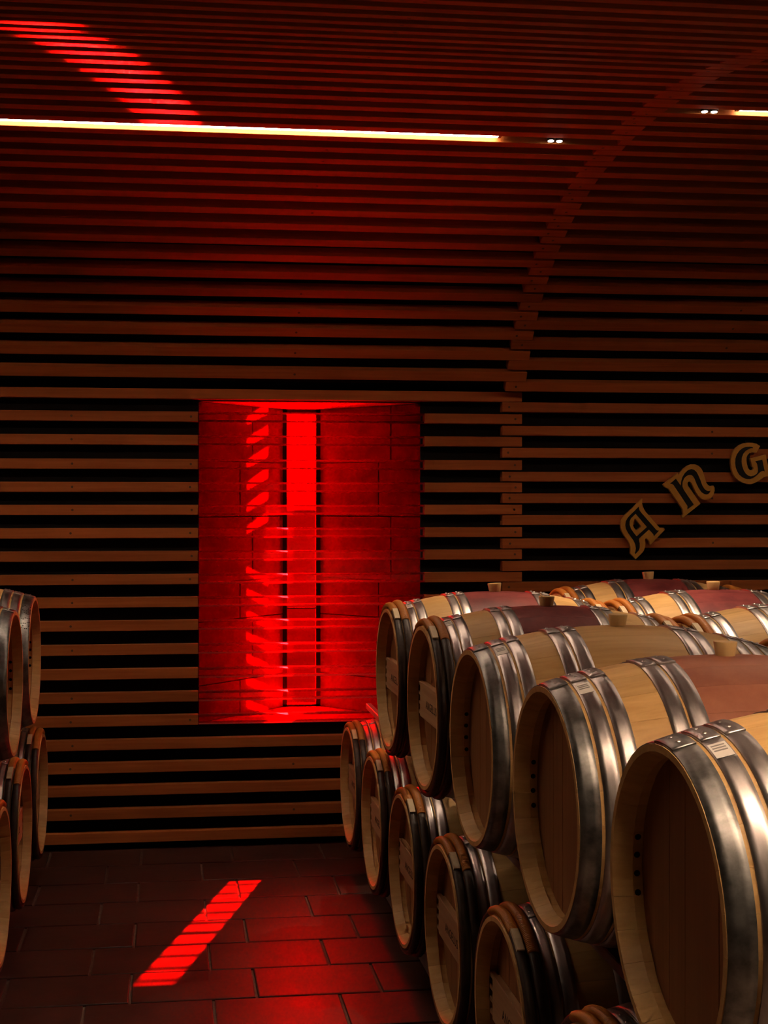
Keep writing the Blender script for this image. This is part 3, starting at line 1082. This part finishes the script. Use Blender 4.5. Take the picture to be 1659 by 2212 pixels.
# ------------------------------------------------------------------ gilt letters on the wall
# outlines in metres: (x along the wall, height above the floor); plate, its holes, inlay, its holes
LET = {
    'a': ([(2.5476, 1.8189), (2.5466, 1.7907), (2.5513, 1.7744), (2.5579, 1.7598), (2.5674, 1.7453), (2.5881, 1.7244), (2.6107, 1.698), (2.6447, 1.6606), (2.6693, 1.66), (2.6759, 1.6496), (2.5928, 1.5672), (2.5872, 1.5881), (2.5787, 1.5981), (2.5692, 1.6045), (2.5617, 1.5964), (2.5645, 1.5727), (2.5617, 1.5528), (2.557, 1.5383), (2.5485, 1.5256), (2.5109, 1.4904), (2.4798, 1.5223), (2.4808, 1.5567), (2.477, 1.5731), (2.4676, 1.5913), (2.4545, 1.6076), (2.4413, 1.6258), (2.432, 1.6439), (2.4273, 1.6621), (2.4267, 1.6784), (2.431, 1.6983), (2.4404, 1.7164), (2.4545, 1.7327), (2.477, 1.7527)],
          [[(2.5065, 1.7109), (2.5419, 1.6682), (2.5156, 1.6455), (2.5033, 1.6574), (2.4958, 1.6728), (2.4968, 1.6909)]],
          [(2.5278, 1.7753), (2.5287, 1.7635), (2.5325, 1.7526), (2.5448, 1.7381), (2.6268, 1.648), (2.6325, 1.6452), (2.6419, 1.6448), (2.6126, 1.614), (2.6089, 1.6253), (2.5881, 1.6472), (2.5834, 1.6493), (2.5297, 1.6028), (2.5278, 1.5965), (2.5325, 1.5765), (2.5325, 1.5529), (2.5278, 1.5384), (2.509, 1.5176), (2.5049, 1.524), (2.509, 1.5348), (2.5109, 1.5494), (2.5071, 1.5712), (2.4977, 1.5911), (2.4827, 1.6112), (2.4658, 1.6348), (2.4554, 1.6548), (2.4517, 1.6747), (2.4545, 1.6947), (2.4639, 1.7128), (2.4789, 1.7291), (2.5033, 1.7517)],
          [[(2.5099, 1.7363), (2.573, 1.6645), (2.5156, 1.6138), (2.4977, 1.6347), (2.4827, 1.6565), (2.4755, 1.6783), (2.4761, 1.6946), (2.4827, 1.7109)]]),
    'n': ([(2.7472, 1.9576), (2.7534, 1.9476), (2.7649, 1.9636), (2.7826, 1.9828), (2.8047, 1.9977), (2.8269, 2.0052), (2.8447, 2.0053), (2.8647, 1.9979), (2.8802, 1.9841), (2.8913, 1.9639), (2.9002, 1.9362), (2.9091, 1.9064), (2.9202, 1.8915), (2.9336, 1.8862), (2.9503, 1.8898), (2.957, 1.8787), (2.9577, 1.8617), (2.9514, 1.8403), (2.9381, 1.8233), (2.9202, 1.8126), (2.9024, 1.8109), (2.8824, 1.8179), (2.8647, 1.8339), (2.8491, 1.8573), (2.838, 1.8786), (2.8269, 1.902), (2.8203, 1.9094), (2.8125, 1.9126), (2.8058, 1.9083), (2.803, 1.8998), (2.807, 1.8871), (2.8769, 1.7902), (2.7759, 1.7137), (2.7704, 1.7243), (2.7786, 1.7339), (2.7759, 1.7615), (2.6963, 1.872), (2.6742, 1.8826), (2.665, 1.8954)],
          [],
          [(2.7365, 1.9269), (2.7649, 1.8891), (2.766, 1.9104), (2.7737, 1.9359), (2.787, 1.9572), (2.8047, 1.9733), (2.8247, 1.9797), (2.8402, 1.9755), (2.8536, 1.9638), (2.8647, 1.9447), (2.8758, 1.9191), (2.8869, 1.8893), (2.9002, 1.8701), (2.9136, 1.8606), (2.9225, 1.8595), (2.9336, 1.8616), (2.9269, 1.8488), (2.9136, 1.8407), (2.9002, 1.8424), (2.8824, 1.8531), (2.8669, 1.8744), (2.8536, 1.8999), (2.8425, 1.9276), (2.8336, 1.9414), (2.8225, 1.9478), (2.8092, 1.9471), (2.7937, 1.9392), (2.7826, 1.9275), (2.7748, 1.9083), (2.7737, 1.8849), (2.7804, 1.8679), (2.838, 1.786), (2.8014, 1.7594), (2.8036, 1.7775), (2.7228, 1.8933), (2.7162, 1.8976), (2.7034, 1.8997)],
          []),
    'g': ([(3.2176, 2.1069), (3.1975, 2.0708), (3.1863, 2.0715), (3.1702, 2.0722), (3.1558, 2.0668), (3.1462, 2.0576), (3.1398, 2.0438), (3.139, 2.0285), (3.1422, 2.0071), (3.1494, 1.9858), (3.1574, 1.9758), (3.1654, 1.9733), (3.175, 1.9751), (3.1807, 1.9828), (3.1783, 1.9904), (3.171, 1.995), (3.1614, 2.0378), (3.2505, 2.0603), (3.2553, 2.0336), (3.2762, 1.9494), (3.2682, 1.9409), (3.2521, 1.9409), (3.2376, 1.9347), (3.2136, 1.9186), (3.1863, 1.904), (3.167, 1.8979), (3.1494, 1.8983), (3.1174, 1.9062), (3.0934, 1.9184), (3.0742, 1.9351), (3.0614, 1.9565), (3.0534, 1.9824), (3.0499, 2.0129), (3.051, 2.0358), (3.0558, 2.0587), (3.0646, 2.0786), (3.0806, 2.097), (3.1014, 2.1124), (3.1254, 2.1217), (3.1494, 2.1252), (3.1734, 2.1247), (3.1975, 2.119)],
          [],
          [(3.1774, 2.0983), (3.175, 2.0944), (3.1654, 2.0952), (3.1494, 2.0897), (3.1334, 2.0789), (3.1206, 2.0636), (3.1126, 2.0437), (3.111, 2.0208), (3.1142, 1.9979), (3.1222, 1.975), (3.1334, 1.9567), (3.1494, 1.9445), (3.1638, 1.9407), (3.1815, 1.9445), (3.1975, 1.9538), (3.2055, 1.966), (3.2063, 1.9829), (3.2007, 2.0089), (3.1943, 2.018), (3.1887, 2.0226), (3.2296, 2.0327), (3.2441, 1.9669), (3.236, 1.9707), (3.2264, 1.9691), (3.2168, 1.963), (3.1975, 1.9461), (3.1783, 1.9323), (3.1574, 1.9254), (3.1382, 1.9261), (3.1174, 1.9337), (3.0982, 1.9489), (3.0854, 1.9688), (3.0774, 1.9901), (3.0745, 2.013), (3.0758, 2.0375), (3.0838, 2.0604), (3.0982, 2.0803), (3.1158, 2.0941), (3.135, 2.1019), (3.1542, 2.1035), (3.1702, 2.1021)],
          []),
}


def plate(name, outer, holes, y0, y1, mat):
    loops = [outer] + holes
    flat_ = [p for l in loops for p in l]
    tris = tessellate_polygon([[Vector((x, z, 0)) for x, z in l] for l in loops])
    n = len(flat_)
    V = [(x, y0, z) for x, z in flat_] + [(x, y1, z) for x, z in flat_]
    F = [tuple(t) for t in tris] + [tuple(i + n for i in reversed(t)) for t in tris]
    b = 0
    for l in loops:
        k_ = len(l)
        F += [(b + j, b + (j + 1) % k_, n + b + (j + 1) % k_, n + b + j) for j in range(k_)]
        b += k_
    return fix_normals(mesh_from(name, V, F, mat))


LY = D - 0.030
lab = {'a': 'gilt and black letter A on the slatted wall, lowest of the tilted letters',
       'n': 'gilt and black letter n on the slatted wall between the A and the G',
       'g': 'gilt and black letter G on the slatted wall at the right edge'}
for key, (outer, holes, inl, inlh) in LET.items():
    o_ = outer
    cxm = sum(p[0] for p in o_) / len(o_); czm = min(p[1] for p in o_)
    def lc(l): return [(x - cxm, z - czm) for x, z in l]
    root = empty('wall_letter', (cxm, LY, czm))
    tag(root, lab[key], 'letter', 'gilt letters on the wall')
    obj('gilt_plate', plate('gilt_plate', lc(outer), [lc(h) for h in holes], 0.0, 0.018, 'gold'), root)
    obj('black_inlay', plate('black_inlay', lc(inl), [lc(h) for h in inlh], -0.0012, 0.002, 'inlay'), root)
    obj('stand_off', boxes('stand_off', [(-.012, .012, .018, .030, .10, .24)], 'inlay'), root)

# ------------------------------------------------------------------ lamps in the vault


def led_strip(sk, x0, x1, cx0, cx1, cap_left, cap_right, label, mat='led'):
    # sits in the gap above the slat whose lower edge is at sk
    s = sk + SH + 0.034
    _, y, z, th = prof(s)
    root = empty('led_strip_light', ((x0 + x1) / 2, y, z))
    root.rotation_euler = (th, 0, 0)
    tag(root, label, 'lamp', 'led strips in the vault')
    xm = (x0 + x1) / 2
    obj('channel', boxes('channel', [(cx0 - xm, cx1 - xm, 0.026, 0.046, -0.031, 0.031)], 'housing'), root)
    d = obj('diffuser', boxes('diffuser', [(x0 - xm, x1 - xm, 0.012, 0.026, -0.017, 0.017)], mat), root)
    for f_, x in ((cap_left, x0), (cap_right, x1)):
        if f_:
            sg = -1 if x == x0 else 1
            obj('end_cap', boxes('end_cap', [tuple(sorted((x - xm, x - xm + sg * .014))) + (0.010, 0.027, -0.018, 0.018)], 'alu'), root)
    return root


def spot(sk, x, label):
    s = sk + SH + 0.034
    _, y, z, th = prof(s)
    root = empty('spotlight', (x, y, z))
    root.rotation_euler = (th, 0, 0)
    tag(root, label, 'spotlight', 'small ceiling spotlights')
    V = [(0.0150 * math.cos(2 * PI * j / 20), 0.0, 0.0150 * math.sin(2 * PI * j / 20)) for j in range(20)]
    V += [(a, 0.026, b) for a, _q, b in V]
    F = [tuple(range(19, -1, -1)), tuple(range(20, 40))] + [(j, (j + 1) % 20, 20 + (j + 1) % 20, 20 + j) for j in range(20)]
    obj('body', fix_normals(mesh_from('body', V, F, 'housing')), root)
    V = [(0.0112 * math.cos(2 * PI * j / 20), -0.002, 0.0112 * math.sin(2 * PI * j / 20)) for j in range(20)]
    V += [(a, 0.001, b) for a, _q, b in V]
    obj('lens', fix_normals(mesh_from('lens', V, F, 'spot')), root)
    d = bpy.data.lights.new('spot_beam', 'SPOT')
    d.energy = 42; d.spot_size = R(50); d.spot_blend = 0.6; d.color = (1.0, 0.72, 0.47); d.shadow_soft_size = 0.02
    o = bpy.data.objects.new('spot_beam', d)
    COL.objects.link(o)
    o.parent = root
    o.location = (0, -0.006, 0)
    o.rotation_euler = (R(-90) - th, 0, 0)
    o.rotation_euler = Matrix.Rotation(-th, 3, 'X').to_euler()
    return root


SL = 1.97 + PITCH * 19     # slat below the lamp gap, left bay
SR = 1.9147 + PITCH * 23
led_strip(SL, -4.0, 1.335, -4.0, 1.86, False, True, 'long bright led strip recessed between ceiling slats above the window')
led_strip(SR, 2.18, 5.6, 1.95, 5.8, True, False, 'short bright end of led strip at the upper right edge')
spot(SL, 1.556, 'left one of two spotlights beside the end of the long led strip')
spot(SL, 1.592, 'right one of two spotlights beside the end of the long led strip')
spot(SR, 2.038, 'left one of two spotlights near the right edge of the ceiling')
spot(SR, 2.076, 'right one of two spotlights near the right edge of the ceiling')

# assumed strip, out of view above the camera, added to light the barrels
def assumed_led_strip(y, z, x0, x1, label):
    root = empty('led_strip_light', ((x0 + x1) / 2, y, z))
    tag(root, label, 'lamp', 'led strips in the vault')
    hl = (x1 - x0) / 2
    obj('channel', boxes('channel', [(-hl - .05, hl + .05, -.034, .034, 0.014, 0.05), (-hl - .05, hl + .05, -.034, -.030, -.026, 0.014),
                                     (-hl - .05, hl + .05, .030, .034, -.026, 0.014)], 'housing'), root)
    obj('diffuser', boxes('diffuser', [(-hl, hl, -.02, .02, 0.004, 0.014)], 'led_assumed'), root)


assumed_led_strip(1.5, 3.2, 0.45, 5.0, 'assumed led strip out of view above the camera')
